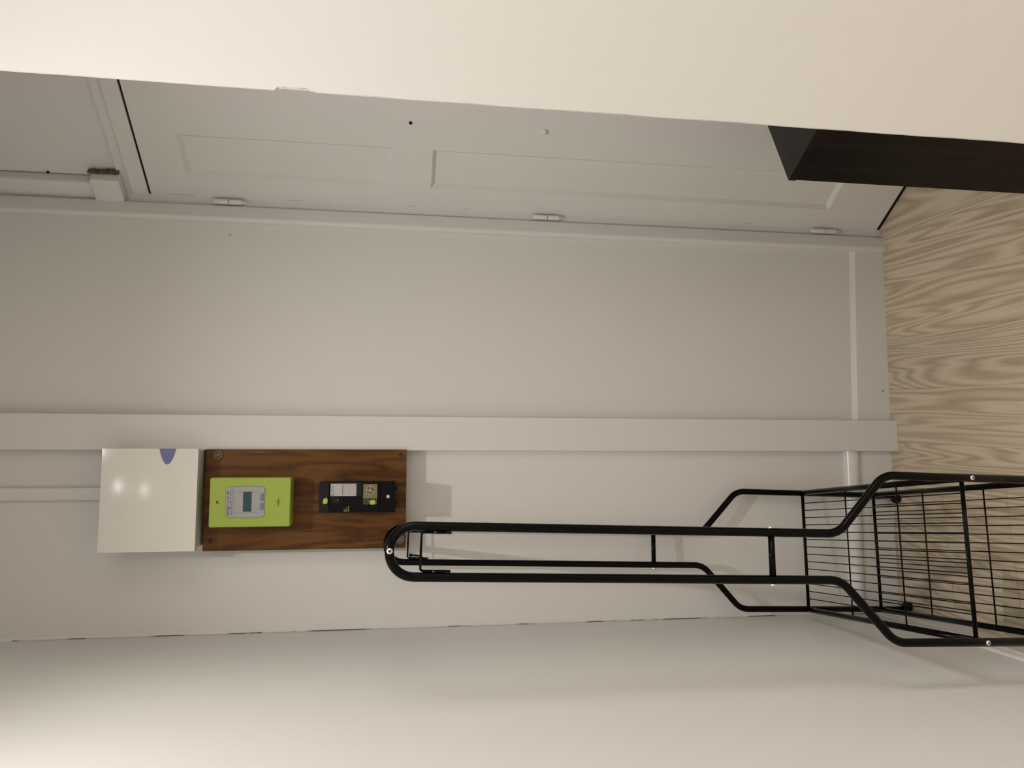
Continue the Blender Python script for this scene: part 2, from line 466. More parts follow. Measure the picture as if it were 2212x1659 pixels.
lab(obj('board_seam', B(0.20, 0.343, -0.0003, 0.001, 1.3333, 1.3341), GLOSS, door), 'faint joint line across the middle rail')
for zt, zb in ((1.884, 1.800), (1.048, 0.960), (0.224, 0.134)):
    zc = (zt + zb) / 2 + 0.003; hx, hy = 0.0065, -0.0130
    hg = empty('hinge', (0, 0, 0)); hg.parent = door; lab(hg, 'painted butt hinge')
    r = 0.0072
    sharp(obj('knuckle', lathe([(0.0025, zt - zc), (0.0058, zt - zc - 0.0015), (r, zt - zc - 0.004), (r, 0.0008)], 16, (hx, hy, zc), 'z'), GLOSS, hg))
    sharp(obj('knuckle', lathe([(r, -0.0008), (r, zb - zc + 0.014), (0.0050, zb - zc + 0.011), (0.0015, zb - zc)], 16, (hx, hy, zc), 'z'), GLOSS, hg))
    obj('pin', lathe([(0.003, 0.02), (0.003, -0.02)], 10, (hx, hy, zc), 'z'), HOLE, hg)
lab(obj('gap_shade_strip', B(XS[0], XS[-1], 0.0035, 0.030, 2.0361, 2.0413), HOLE, door), 'near-black strip painting the shade in the gap over the door')  # near-black strip, the gap's shade put into colour
lab(obj('gap_shade_strip', B(XS[0], XS[-1], 0.004, 0.030, 0.0005, 0.0128), HOLE, door), 'near-black strip painting the shade in the gap under the door')  # shade below the leaf, painted as a near-black strip
lab(obj('hinge_shade_strip', B(0.0008, 0.0029, 0.006, 0.030, 0.001, 2.036), HOLE, door), 'near-black strip painting the shade on the hinge side')  # near-black strip stands in for the shade beside the hinges
lab(obj('hinge_jamb', B(-0.040, 0.0012, 0.0008, 0.044, 0.0, 2.0415, 0.0006, 1), GLOSS, door), 'painted jamb behind the hinges')
# painted-over line of old filler along the hinge side
for (za, zb_, w_) in ((1.99, 1.93, 0.0011), (1.70, 1.66, 0.0008), (1.60, 1.585, 0.0008), (1.385, 1.365, 0.0009), (1.24, 1.22, 0.0007), (0.80, 0.79, 0.0008), (0.74, 0.732, 0.001), (0.43, 0.40, 0.0008)):
    obj('paint_gap', B(0.0115, 0.0115 + w_, -0.0003, 0.001, zb_, za), SEAM, door)

# rounded corner post between end wall and door
sec = [(0.600, WB + 0.02), (0.6005, D - 0.001), (0.6025, D - 0.0065), (0.6065, D - 0.0100), (0.6110, D - 0.0108), (0.6160, D - 0.0095),
       (0.6210, D - 0.0072), (0.6395, D - 0.0060), (0.6430, D - 0.0035), (0.6440, 2.045), (0.644, 2.075)]
post = sharp(obj('trim_3', prism(sec, 0, CEIL), GLOSS), 50)
struct(post, 'rounded painted post between the end wall and the door', 'post')

# upright painted batten dividing the end wall
bm = bmesh.new(); box(bm, 0.0165, 0.1035, 1.9921, WB + 0.004, 0.0, CEIL, 0.0012, 2)
bt = obj('trim_4', bm, GLOSS); struct(bt, 'flat painted upright batten beside the white fuse box', 'batten')

# skirtings
bm = bmesh.new()
xa, xb = 0.104, 0.606
pr = [[(xa, D, 0), (xa, D, 0.1025), (xa, D + 0.003, 0.1055), (xa, WB + 0.002, 0.1175), (xa, WB + 0.002, 0)],
      [(xb, D, 0), (xb, D, 0.0890), (xb, D + 0.003, 0.0920), (xb, WB + 0.002, 0.1030), (xb, WB + 0.002, 0)]]
r0 = [bm.verts.new(p) for p in pr[0]]; r1 = [bm.verts.new(p) for p in pr[1]]
for k in range(5): bm.faces.new((r0[k], r0[(k + 1) % 5], r1[(k + 1) % 5], r1[k]))
bm.faces.new(r0); bm.faces.new(r1)
bs = obj('baseboard_back', bm, GLOSS); struct(bs, 'painted skirting board between the batten and the door post', 'skirting')
for x, z, w_, h_ in ((0.3075, 0.0586, 0.0013, 0.0015), (0.1905, 0.020, 0.004, 0.006), (0.205, 0.036, 0.0012, 0.002)):
    lab(obj('scuff', plate([(x - w_, z), (x, z - h_), (x + w_, z), (x, z + h_)], D - 0.0004, D + 0.001), noisy_mat('scuff', (0.42, 0.38, 0.33), 0.2, 200, 0.8), bs), 'small grey scuff')
bs2 = obj('baseboard_corner', B(WL + 0.004, 0.0167, D, WB + 0.002, 0.0, 0.100, 0.001, 1), GLOSS)
struct(bs2, 'low painted board under the white pipe behind the rack', 'skirting')
# left skirting with a moulded top
sp = [(WL - 0.001, 0.0), (WL + 0.0130, 0.0), (WL + 0.0130, 0.055), (WL + 0.0118, 0.061), (WL + 0.0075, 0.064), (WL + 0.0075, 0.068), (WL + 0.005, 0.074), (WL + 0.002, 0.078), (WL - 0.001, 0.079)]
bm = bmesh.new()
r0 = [bm.verts.new((x, -2.5, z)) for x, z in sp]; r1 = [bm.verts.new((x, D - 0.001, z)) for x, z in sp]
for k in range(len(sp)): bm.faces.new((r0[k], r0[(k + 1) % len(sp)], r1[(k + 1) % len(sp)], r1[k]))
bm.faces.new(r0); bm.faces.new(r1)
bl = sharp(obj('baseboard_left', bm, PIPEW), 50); struct(bl, 'glossy white moulded skirting along the left wall', 'skirting')

# ------------------------------------------------------------------ pipe on the end wall
pp = empty('pipe', (0.0, D, 0.0)); tag(pp, 'fat white painted pipe running low along the wall behind the rack', 'pipe')
sharp(obj('tube', lathe([(0.0245, WL + 0.002), (0.0245, 0.0168)], 32, (0, 0.0130, 0.1220), 'x'), PIPEW, pp), 60)

# ------------------------------------------------------------------ cable trunking above the fuse box
ct = empty('cable_trunking', (-0.090, WB, 2.085)); tag(ct, 'slim white cable trunking climbing the wall above the fuse box', 'trunking')
obj('duct', B(-0.016, 0.016, -0.011, 0.0, 0, CEIL - 2.086, 0.001, 1), GLOSS, ct)
obj('lid', B(-0.0145, 0.0145, -0.0125, -0.0105, 0, CEIL - 2.086, 0.0006, 1), GLOSS, ct)

# ------------------------------------------------------------------ fuse box
FB = empty('fuse_box', (-0.100, WB, 1.871)); tag(FB, 'white square fuse box with a blue latch, above the brown board', 'fuse box')
bd = D - 0.105 - WB
obj('back_case', B(-0.1165, 0.1160, bd + 0.022, 0.0, 0.0035, 0.2125, 0.003, 2), CASE, FB)
# slightly domed cover
bm = bmesh.new(); nx, nz = 14, 14
grid = []
for i in range(nx + 1):
    rowv = []
    for j in range(nz + 1):
        a, b_ = i / nx, j / nz
        x = -0.1195 + 0.2385 * a; z = 0.2125 * b_
        y = bd - 0.0004 * (1 - (2 * a - 1) ** 2) - 0.0004 * (1 - (2 * b_ - 1) ** 2) + 0.0008
        rowv.append(bm.verts.new((x, y, z)))
    grid.append(rowv)
for i in range(nx):
    for j in range(nz):
        bm.faces.new((grid[i][j], grid[i + 1][j], grid[i + 1][j + 1], grid[i][j + 1]))
edge = [grid[i][0] for i in range(nx + 1)] + [grid[nx][j] for j in range(1, nz + 1)] + [grid[i][nz] for i in range(nx - 1, -1, -1)] + [grid[0][j] for j in range(nz - 1, 0, -1)]
bk = [bm.verts.new((v.co.x, bd + 0.020, v.co.z)) for v in edge]
for k in range(len(edge)):
    bm.faces.new((edge[k], edge[(k + 1) % len(edge)], bk[(k + 1) % len(edge)], bk[k]))
bm.faces.new(bk)
cover = sharp(obj('cover', bm, CASE, FB), 40)
pts = [(0.119, 0.0865)] + [(0.119 - 0.037 * math.sin(math.pi * k / 20) ** 0.75, 0.0865 - 0.0365 * k / 20) for k in range(1, 20)] + [(0.119, 0.0500)]
lt = obj('latch', plate(pts, bd - 0.0010, bd + 0.005), BLUE, cover); lab(lt, 'blue half-round latch tab')
obj('latch_dimple', lathe([(0.0045, 0), (0.0045, -0.0006), (0.0036, -0.0006)], 18, (0.0935, bd - 0.0010, 0.0685), 'y'), BLUE, lt)

# ------------------------------------------------------------------ brown meter board
MB = empty('meter_board', (-0.102, WB, 1.3815)); tag(MB, 'brown wood-look board under the fuse box, carrying meter and breaker', 'board')
by = D - 0.042 - WB
brd = obj('panel', B(-0.1255, 0.1205, by, 0.0, 0.0, 0.4865, 0.0012, 2), BOARD, MB)
for x, z in ((0.1065, 0.458), (-0.1035, 0.0145)):
    s = obj('clear_washer', lathe([(0.0125, 0.0), (0.0125, -0.003), (0.0105, -0.0048), (0.0085, -0.004), (0.0068, -0.0025), (0.0060, -0.0026)], 24, (x, by, z), 'y'), WASH, MB, True)
    lab(s, 'round clear plastic screw washer')
    bm = lathe([(0.0055, -0.002), (0.0055, -0.0050), (0.0040, -0.0062)], 16, (x, by, z), 'y')
    obj('screw', bm, noisy_mat('dull_brass', (0.20, 0.15, 0.09), 0.1, 90, 0.35), s)
    obj('slot', B(x - 0.0045, x + 0.0045, by - 0.0064, by - 0.0055, z - 0.0006, z + 0.0006), HOLE, s)
for x, z in ((0.1075, 0.0145), (-0.1015, 0.468)):
    lab(obj('screw_cap', lathe([(0.0052, 0), (0.0052, -0.0012), (0.0040, -0.0016)], 16, (x, by, z), 'y'), noisy_mat('dark_screw', (0.018, 0.010, 0.006), 0.1, 60, 0.6), MB), 'small dark screw')
lab(obj('worn_streak', plate([(0.112, 0.395), (0.1145, 0.36), (0.1135, 0.31), (0.1125, 0.36)], by - 0.0003, by + 0.001), noisy_mat('rubbed_wood', (0.22, 0.17, 0.12), 0.2, 150, 0.6), MB), 'pale rubbed streak')

# ------------------------------------------------------------------ lime meter
EM = empty('electricity_meter', (-0.107, WB + by, 1.657)); tag(EM, 'lime green electricity meter with a grey display panel', 'meter')
my = -0.062
bm = plate(rrect(-0.0585, 0.0575, 0.0, 0.1855, 0.004), my + 0.0035, -0.0002)
pl2 = plate(rrect(-0.0570, 0.0560, 0.0015, 0.1840, 0.004), my, my + 0.0036, bm)
case = obj('case', bm, LIME, EM)
zb = 1.657
def M(x, z):      # from a point in the room to the meter's own axes
    return x + 0.107, z - zb
x0, z0 = M(-0.1430, 1.7167); x1, z1 = M(-0.0705, 1.8050)
obj('panel_rim', plate(rrect(x0 - 0.0008, x1 + 0.0008, z0 - 0.0008, z1 + 0.0008, 0.009), my - 0.0006, my + 0.001), GREYD, EM)
dp = obj('display_panel', plate(rrect(x0, x1, z0, z1, 0.0082), my - 0.0014, my + 0.001), GREYP, EM); lab(dp, 'rounded light grey display panel')
fy = my - 0.0014
wx0, wz0 = M(-0.1312, 1.7330); wx1, wz1 = M(-0.0824, 1.7855)
# engraved outline round the display
bm = bmesh.new()
for a in ((wx0, wx1, wz1 - 0.0006, wz1), (wx0, wx0 + 0.0006, wz0, wz1), (wx1 - 0.0006, wx1, wz0, wz1)):
    box(bm, a[0], a[1], fy - 0.0002, fy + 0.0003, a[2], a[3])
obj('window_outline', bm, INKG, dp)
sx0, sz0 = M(-0.1294, 1.7464); sx1, sz1 = M(-0.0826, 1.7656)
lab(obj('screen', B(sx0, sx1, fy - 0.0006, fy + 0.0005, sz0, sz1, 0.0003, 1), LCD, dp), 'dark teal display window')
for xa, xb in ((-0.1255, -0.1092), (-0.1037, -0.0873)):
    bx0, _ = M(xa, 0); bx1, _ = M(xb, 0)
    lab(obj('button', B(bx0, bx1, fy - 0.0018, fy + 0.0004, 1.7186 - zb, 1.7266 - zb, 0.0006, 2), BTN, dp), 'small grey push button')
# print above the display
text('lettering', 'Sagemcom', 0.0052, INK, dp, x0 + 0.0048, fy - 0.0001, z1 - 0.0066, 0.00012)
text('lettering', 'CE', 0.0062, INK, dp, x0 + 0.0415, fy - 0.0001, z1 - 0.0070, 0.00016)
bm = bmesh.new()
for k, (a, w_, h_) in enumerate(((0.0285, 0.003, 0.0022), (0.0330, 0.004, 0.0020), (0.0385, 0.002, 0.002), (0.0535, 0.0085, 0.0040))):
    box(bm, x0 + a, x0 + a + w_, fy - 0.0001, fy + 0.0002, z1 - 0.0066, z1 - 0.0066 + h_)
obj('print', bm, INKG, dp)
bm = bmesh.new()
for a, w_, h_ in ((0.006, 0.008, 0.0012), (0.0195, 0.0045, 0.0040), (0.0285, 0.0012, 0.0032), (0.0345, 0.0035, 0.0032), (0.0435, 0.0012, 0.0022), (0.0465, 0.0015, 0.0022), (0.0500, 0.010, 0.0018), (0.0625, 0.0035, 0.0018)):
    box(bm, x0 + a, x0 + a + w_, fy - 0.0001, fy + 0.0002, z1 - 0.0118, z1 - 0.0118 + h_)
obj('print', bm, INKG, dp)
bm = bmesh.new()
for k in range(22):
    w_ = 0.0014 + 0.0009 * ((k * 7) % 3)
    box(bm, x0 + 0.005 + k * 0.0029, x0 + 0.005 + k * 0.0029 + w_, fy - 0.0001, fy + 0.0002, z1 - 0.0146, z1 - 0.0133)
box(bm, x0 + 0.001, x1 - 0.001, fy - 0.0001, fy + 0.0002, z1 - 0.0164, z1 - 0.0160)
obj('print', bm, INKG, dp)
# dark symbols on the lime cover
cx_, cz_ = M(-0.1063, 1.8245)
bm = bmesh.new(); box(bm, cx_ - 0.0026, cx_ + 0.0026, my - 0.0003, my + 0.0003, cz_ - 0.0022, cz_ + 0.0022)
box(bm, cx_ - 0.0034, cx_ - 0.0022, my - 0.0003, my + 0.0003, cz_ - 0.0030, cz_ + 0.0012); box(bm, cx_ + 0.0022, cx_ + 0.0032, my - 0.0003, my + 0.0003, cz_ - 0.0030, cz_ - 0.0014)
lab(obj('emblem', bm, INK, EM), 'tiny dark emblem at the top')
cx_, cz_ = M(-0.1072, 1.6850)
lg = empty('logo'); lg.parent = EM; lab(lg, 'small dark logo, a bar through a ring')
bm = bmesh.new()
for k in range(16):
    a, b_ = 2 * math.pi * k / 16, 2 * math.pi * (k + 1) / 16
    quad = [(0.0034, a), (0.0034, b_), (0.0020, b_), (0.0020, a)]
    bm.faces.new([bm.verts.new((cx_ + r * math.cos(t), my - 0.0003, cz_ + r * math.sin(t))) for r, t in quad])
obj('ring', bm, INK, lg)
obj('stroke', plate([(cx_ - 0.0100, cz_ + 0.0006), (cx_ - 0.0100, cz_ - 0.0010), (cx_ - 0.003, cz_ - 0.0004), (cx_ - 0.003, cz_ + 0.0006)], my - 0.0003, my + 0.0003), INK, lg)
obj('stroke', plate([(cx_ + 0.003, cz_ + 0.0006), (cx_ + 0.003, cz_ - 0.0008), (cx_ + 0.0100, cz_ + 0.0000), (cx_ + 0.0100, cz_ + 0.0010)], my - 0.0003, my + 0.0003), INK, lg)
obj('stroke', plate([(cx_ - 0.0006, cz_ + 0.0030), (cx_ + 0.0006, cz_ + 0.0030), (cx_, cz_ + 0.0052)], my - 0.0003, my + 0.0003), INK, lg)
obj('stroke', plate([(cx_ - 0.0006, cz_ - 0.0030), (cx_ + 0.0006, cz_ - 0.0030), (cx_, cz_ - 0.0052)], my - 0.0003, my + 0.0003), INK, lg)

# ------------------------------------------------------------------ black circuit breaker
CB = empty('circuit_breaker', (-0.0968, WB + by, 1.4085)); tag(CB, 'black circuit breaker with a white sticker, below the lime meter', 'breaker')
kz = 1.4085; ky = -0.085
def K(x, z): return x + 0.0968, z - kz
bm = bmesh.new()
box(bm, -0.0362, 0.0364, ky + 0.014, 0, 0.000, 0.1815, 0.002, 2)
obj('base', bm, BAKE, CB)
obj('body', B(-0.0358, 0.0360, ky, ky + 0.016, 0.0365, 0.1560, 0.0014, 2), BAKE, CB)
lab(obj('top_cover', B(-0.0360, 0.0362, ky + 0.004, ky + 0.016, 0.1568, 0.1812, 0.0016, 2), BAKE2, CB), 'charcoal top terminal cover')
tcv = obj('terminal_cover', B(-0.0362, 0.0364, ky + 0.001, ky + 0.016, 0.0004, 0.0358, 0.0018, 2), BAKE, CB)
x_, z_ = K(-0.0953, 1.4267)
sc = sharp(obj('screw', lathe([(0.0044, 0.001), (0.0044, -0.0012), (0.0034, -0.0022)], 18, (x_, ky + 0.001, z_), 'y'), STEEL, tcv)); lab(sc, 'bright steel cover screw')
for x in (-0.0767, -0.1120):
    xx, _ = K(x, 0); obj('bottom_nub', lathe([(0.005, 0.002), (0.005, -0.0025), (0.003, -0.0042)], 14, (xx, ky + 0.030, 0.0), 'z'), BAKE, CB)
# raised charcoal field and sticker
a, b_ = K(-0.0940, 1.4890); c_, d_ = K(-0.0605, 1.5640)
obj('label_field', B(a, c_, ky - 0.0015, ky + 0.002, b_, d_, 0.0008, 2), BAKE2, CB)
a, b_ = K(-0.0934, 1.5016); c_, d_ = K(-0.0640, 1.5621)
st = obj('sticker', B(a, c_, ky - 0.0021, ky, b_, d_, 0.0002, 1), STICK, CB); lab(st, 'white printed rating sticker')
yy = ky - 0.0021
bm = bmesh.new()
for k in range(7): box(bm, a + 0.0018 + (k % 3) * 0.0016, a + 0.0028 + (k % 3) * 0.0016, yy - 0.0001, yy + 0.0001, d_ - 0.0020 - k * 0.0008, d_ - 0.0014 - k * 0.0008)
box(bm, a + 0.0014, a + 0.0062, yy - 0.0001, yy + 0.0001, d_ - 0.0078, d_ - 0.0066); box(bm, a + 0.0014, a + 0.0022, yy - 0.0001, yy + 0.0001, d_ - 0.0078, d_ - 0.0020)
obj('print', bm, INK, st)
bm = bmesh.new()
for r_ in range(3):
    for k in range(9):
        box(bm, a + 0.009 + k * 0.0019, a + 0.0102 + k * 0.0019, yy - 0.0001, yy + 0.0001, d_ - 0.0030 - r_ * 0.0024, d_ - 0.0018 - r_ * 0.0024)
for r_ in range(7):
    for k in range(5):
        if (r_ * 3 + k * 5) % 4: box(bm, a + 0.003 + k * 0.0045, a + 0.0058 + k * 0.0045, yy - 0.0001, yy + 0.0001, d_ - 0.0360 - r_ * 0.0030, d_ - 0.0353 - r_ * 0.0030)
box(bm, a + 0.002, c_ - 0.002, yy - 0.0001, yy + 0.0001, b_ + 0.0020, b_ + 0.0025); box(bm, c_ - 0.0025, c_ - 0.002, yy - 0.0001, yy + 0.0001, b_ + 0.002, b_ + 0.028)
box(bm, a + 0.002, c_ - 0.002, yy - 0.0001, yy + 0.0001, b_ + 0.0280, b_ + 0.0285)
obj('print', bm, INKG, st)
bm = bmesh.new()
for k in range(12):
    box(bm, a + 0.003 + k * 0.0020, a + 0.0044 + k * 0.0020, yy - 0.0001, yy + 0.0001, d_ - 0.0296, d_ - 0.0268)
obj('print', bm, REDINK, st)
# sight window with a dial behind amber plastic
a, b_ = K(-0.0996, 1.4522); c_, d_ = K(-0.0650, 1.4855)
wn = obj('sight_window', B(a, c_, ky - 0.0012, ky + 0.002, b_, d_, 0.0006, 1), AMBER, CB); lab(wn, 'amber plastic sight window')
cx_, cz_ = (a + c_) / 2 + 0.002, (b_ + d_) / 2
bm = lathe([(0.0118, -0.0010), (0.0118, -0.0016)], 24, (cx_, ky, cz_), 'y')
obj('dial', bm, noisy_mat('pale_amber', (0.30, 0.25, 0.14), 0.1, 80, 0.3), wn)
for ang, rr in ((0.6, 0.0068), (2.3, 0.007), (3.5, 0.0065), (4.9, 0.007), (5.6, 0.0066)):
    obj('contact', lathe([(0.0026, -0.0019), (0.0026, -0.0011)], 10, (cx_ + rr * math.cos(ang), ky, cz_ + rr * math.sin(ang)), 'y'), noisy_mat('dial_part', (0.05, 0.042, 0.032), 0.2, 80, 0.4), wn)
a2, _ = K(-0.1138, 0)
lab(obj('dark_window', B(a2, a - 0.0002, ky - 0.0010, ky + 0.002, b_, d_, 0.0005, 1), AMBERD, CB), 'dark end of the sight window')
# rocker
x_, z_ = K(-0.1060, 1.5465); x2_, z2_ = K(-0.0965, 1.5312)
rk = obj('rocker_frame', B(x_ - 0.004, x2_ + 0.0010, ky - 0.0014, ky + 0.002, z2_ - 0.002, z_ + 0.012, 0.0008, 2), BAKE2, CB)
obj('rocker', B(x_ - 0.002, x2_ - 0.0005, ky - 0.0050, ky, z2_, z_, 0.0012, 2), BAKE, rk)
lab(obj('rocker_mark', B(x_ + 0.0005, x2_ - 0.0035, ky - 0.0052, ky - 0.0048, z_ - 0.0030, z_ - 0.0020), STICK, rk), 'small white mark')
# gold print low at the left
bm = bmesh.new()
for zr, runs in ((1.5288, ((-0.1305, -0.1285), (-0.1280, -0.1262), (-0.1257, -0.1245))), (1.5242, ((-0.1305, -0.1286), (-0.1280, -0.1262), (-0.1256, -0.1240), (-0.1224, -0.1206))), (1.5192, ((-0.1305, -0.1290), (-0.1285, -0.1268), (-0.1262, -0.1240), (-0.1234, -0.1215), (-0.1210, -0.1188), (-0.1182, -0.1168)))):
    for xa, xb in runs:
        p_, q_ = K(xa, zr); r_, _ = K(xb, zr); box(bm, p_, r_, ky - 0.0002, ky + 0.0002, q_ - 0.0014, q_ + 0.0014)
lab(obj('print', bm, GOLD, CB), 'worn gold print')
# lime seals
def seal(x, z, rot, nm):
    g = empty('seal', (0, 0, 0)); g.parent = CB; lab(g, nm)
    bm = bmesh.new()
    vs = [(-0.0045, -0.006), (0.0045, -0.006), (0.0054, -0.003), (0.0054, 0.003), (0.004, 0.0066), (-0.004, 0.0066), (-0.0054, 0.003), (-0.0054, -0.003)]
    R_ = Matrix.Rotation(rot, 2)
    pts = [tuple(R_ @ Vector(v)) for v in vs]
    plate([(x + p[0], z + p[1]) for p in pts], ky - 0.0060, ky - 0.001, bm)
    bmesh.ops.bevel(bm, geom=list(bm.edges), offset=0.0008, segments=1, affect='EDGES')
    obj('seal_body', bm, LIMED, g)
    for dx, dz in ((0.0015, 0.0100), (-0.0012, -0.0086)):
        e = R_ @ Vector((dx, dz)); s_ = R_ @ Vector((dx * 0.3, dz * 0.5))
        obj('seal_tail', sweep([(x + s_.x, ky - 0.0035, z + s_.y), (x + e.x * 0.8, ky - 0.0045, z + e.y * 0.8), (x + e.x, ky - 0.002, z + e.y)], 0.0007, 6), LIMED, g)
x_, z_ = K(-0.1050, 1.5735); seal(x_, z_, math.radians(-98), 'lime plastic seal at the top of the breaker')
x_, z_ = K(-0.1085, 1.4625); seal(x_, z_, math.radians(2), 'lime plastic seal on the sight window')

for o in bpy.data.objects:
    if o.name.split('.')[0] == 'print': o['kind'] = 'stuff'

# ------------------------------------------------------------------ junction box over the door corner
JB = dloc(empty('junction_box')); JB.location = (A0.x, A0.y, 2.0950)
tag(JB, 'small square painted junction box above the door hinge corner', 'junction box')
bm = bmesh.new(); box(bm, 0.0, 0.066, -0.030, 0.018, 0.0, 0.068, 0.004, 3)
sharp(obj('lid', bm, PAINT, JB))
bm = bmesh.new()
z = 0.004
while z < 0.066:
    h_ = random.uniform(0.006, 0.013); w_ = random.uniform(0.005, 0.010)
    box(bm, 0.0655, 0.0665 + w_ * 0.7, -0.006 + random.uniform(0, 0.003), 0.010, z, z + h_, 0.001, 1); z += h_ * 0.9
lab(obj('broken_plaster', bm, PLAST, JB), 'ragged brown broken plaster along one side')

# ------------------------------------------------------------------ dark cabinet
HC = 0.620
CA = Vector((0.5674, 1.4320)); cang = math.radians(-60.3)
# local x: away from the end panel along the wall, local y: towards the wall behind
SC_ = empty('shoe_cabinet', (CA.x, CA.y, 0), math.radians(27.6)); tag(SC_, 'low dark brown slim cabinet half hidden behind the right wall', 'cabinet')
L1, L2 = 0.150, 0.350
obj('top_board', B(0, L2, -L1, 0, HC - 0.016, HC, 0.0006, 1), WENGE, SC_)
obj('end_panel', B(0.0012, 0.0172, -L1 + 0.001, -0.0012, 0.0, HC - 0.016, 0.0005, 1), WENGE, SC_)
obj('end_panel', B(L2 - 0.0172, L2 - 0.0012, -L1 + 0.001, -0.0012, 0.0, HC - 0.016, 0.0005, 1), WENGE, SC_)
obj('back_panel', B(0.0172, L2 - 0.0172, -L1 + 0.001, -L1 + 0.006, 0.05, HC - 0.016), WENGE, SC_)
obj('plinth', B(0.0172, L2 - 0.0172, -0.03, -0.018, 0.0, 0.05), WENGE, SC_)
for z0, z1 in ((0.053, 0.325), (0.329, HC - 0.019)):
    f = obj('flap_door', B(0.0190, L2 - 0.0190, -0.018, -0.0012, z0, z1, 0.0008, 1), WENGE, SC_)
    obj('handle', B(L2 / 2 - 0.04, L2 / 2 + 0.04, -0.0012, 0.008, z1 - 0.03, z1 - 0.022, 0.001, 1), BLACK, f)

# ------------------------------------------------------------------ clothes rack
RX, RY, YAW, ROLL, PIT = -0.2625, 1.9819, 0.0927, 0.0308, 0.0124
LF, PA, LB, ZT, ZC, ZU, ZL = 0.6323, 0.0424, 0.1543, 1.4297, 0.7346, 0.5993, 0.4968
RT = 0.0080
RK = empty('clothes_rack', (RX, RY, 0))
RK.rotation_mode = 'QUATERNION'
RM = (Matrix.Rotation(YAW, 3, 'Z') @ Matrix.Rotation(ROLL, 3, 'Y') @ Matrix.Rotation(PIT, 3, 'X'))
RK.rotation_quaternion = RM.to_quaternion()
tag(RK, 'narrow black metal clothes rack with two wire shelves, seen end on', 'clothes rack')
def footz(s, t):     # local height at which a leg reaches the floor
    v = RM @ Vector((s, t, 0)); up = RM @ Vector((0, 0, 1)); return -v.z / up.z
def bolt(name, pos, axis, sign, r, parent, label=None):
    pr = [(r, 0), (r, 0.0014 * sign), (r * 0.75, 0.0030 * sign), (r * 0.42, 0.0034 * sign), (r * 0.40, 0.0022 * sign)]
    o = sharp(obj(name, lathe(pr, 18, pos, axis), STEEL, parent), 50)
    if label: lab(o, label)
    h = {'y': (pos[0], pos[1] + 0.0022 * sign, pos[2]), 'x': (pos[0] + 0.0022 * sign, pos[1], pos[2])}[axis]
    obj('hex_socket', lathe([(r * 0.38, 0), (r * 0.38, 0.0004 * sign)], 6, h, axis), HOLE, o)
    return o
for t, nm in ((0.0, 'back'), (-LF, 'front')):
    zr, zl_ = footz(LB, t), footz(-LB, t)
    arc = [(PA * math.cos(math.pi * k / 24), t, ZT - PA + PA * math.sin(math.pi * k / 24)) for k in range(25)]
    right = fillet([(LB, t, zr + 0.016), (LB, t, ZL), (PA, t, ZU), (PA, t, ZT - PA)], 0.050, 9)
    left = [Vector((-p.x, p.y, p.z)) for p in reversed(fillet([(LB, t, zl_ + 0.016), (LB, t, ZL), (PA, t, ZU), (PA, t, ZT - PA)], 0.050, 9))]
    pts = right[:-1] + [Vector(p) for p in arc] + left[1:]
    fr = obj('frame_tube', sweep(pts, RT, 16), BLACK, RK, True)
    lab(fr, 'bent black tube, two legs joined by a round top')
    sgn = -1 if t < -0.1 else 1
    if t < -0.1: bolt('top_bolt', (0, t + sgn * RT * 0.96, ZT - 0.0005), 'y', sgn, 0.0056, fr, 'bright bolt at the top of the loop')
    for s in (LB, -LB):
        bolt('leg_bolt', (s, t + sgn * RT * 0.96, 0.311), 'y', sgn, 0.0048, fr, 'bright bolt on a leg')
        zf = footz(s, t)
        sg = 1 if s > 0 else -1
        w = obj('wheel', lathe([(0.010, -0.008), (0.0128, -0.006), (0.0132, 0.0), (0.0128, 0.006), (0.010, 0.008)], 20, (s - sg * 0.0075, t, zf + 0.0134), 'y'), RUBBER, RK, True)
        lab(w, 'small black wheel')
        obj('wheel_cap', lathe([(0.0092, 0.010), (0.0092, 0.022)], 14, (s, t, zf), 'z'), RUBBER, w)
    cb = obj('crossbar', lathe([(0.0058 if sgn > 0 else 0.0060, -PA + RT * 0.6), (0.0058, PA - RT * 0.6)], 16, (0, t, ZC), 'x'), BLACK, RK, True)
    lab(cb, 'short glossy black bar between the uprights')
    for s in (1, -1):
        sharp(obj('end_bolt', lathe([(0.0052, 0), (0.0052, 0.0028 * s), (0.0034, 0.0040 * s)], 16, (s * (PA + RT * 0.95), t, ZC), 'x'), STEEL, cb), 50)
    # wire hook holder between the uprights
    zt = 1.3765
    ins = PA - RT - 0.0022
    hb = obj('hook_holder', sweep(fillet([(ins, t, 1.334), (ins, t, zt), (-ins, t, zt), (-ins, t, 1.334)], 0.005, 5), 0.0022, 8), BLACK, RK, True)
    lab(hb, 'thin black wire bracket under the loop')
    for s in (1, -1):
        obj('holder_plate', B(s * ins - 0.0020 * (1 if s > 0 else 1), s * ins + 0.0020, t - 0.0035, t + 0.0035, 1.325, 1.352, 0.0008, 1), BLACK, hb)
        sharp(obj('holder_screw', lathe([(0.0026, 0), (0.0026, -0.0014), (0.0014, -0.0024)], 12, (s * (ins + 0.001), t - 0.0035, 1.3535), 'y'), GUN, hb))
    if t > -0.1:
        hk = obj('hook', sweep(fillet([(-ins, t, 1.340), (-0.0290, t - 0.004, 1.3400), (-0.0262, t - 0.010, 1.350), (-0.0250, t - 0.012, 1.368)], 0.006, 5), 0.0022, 8), BLACK, hb, True)
        obj('hook_ball', lathe([(0.0010, -0.0043), (0.0030, -0.0032), (0.0043, 0), (0.0030, 0.0032), (0.0010, 0.0043)], 14, (-0.0250, t - 0.012, 1.369), 'z'), BLACK, hk, True)
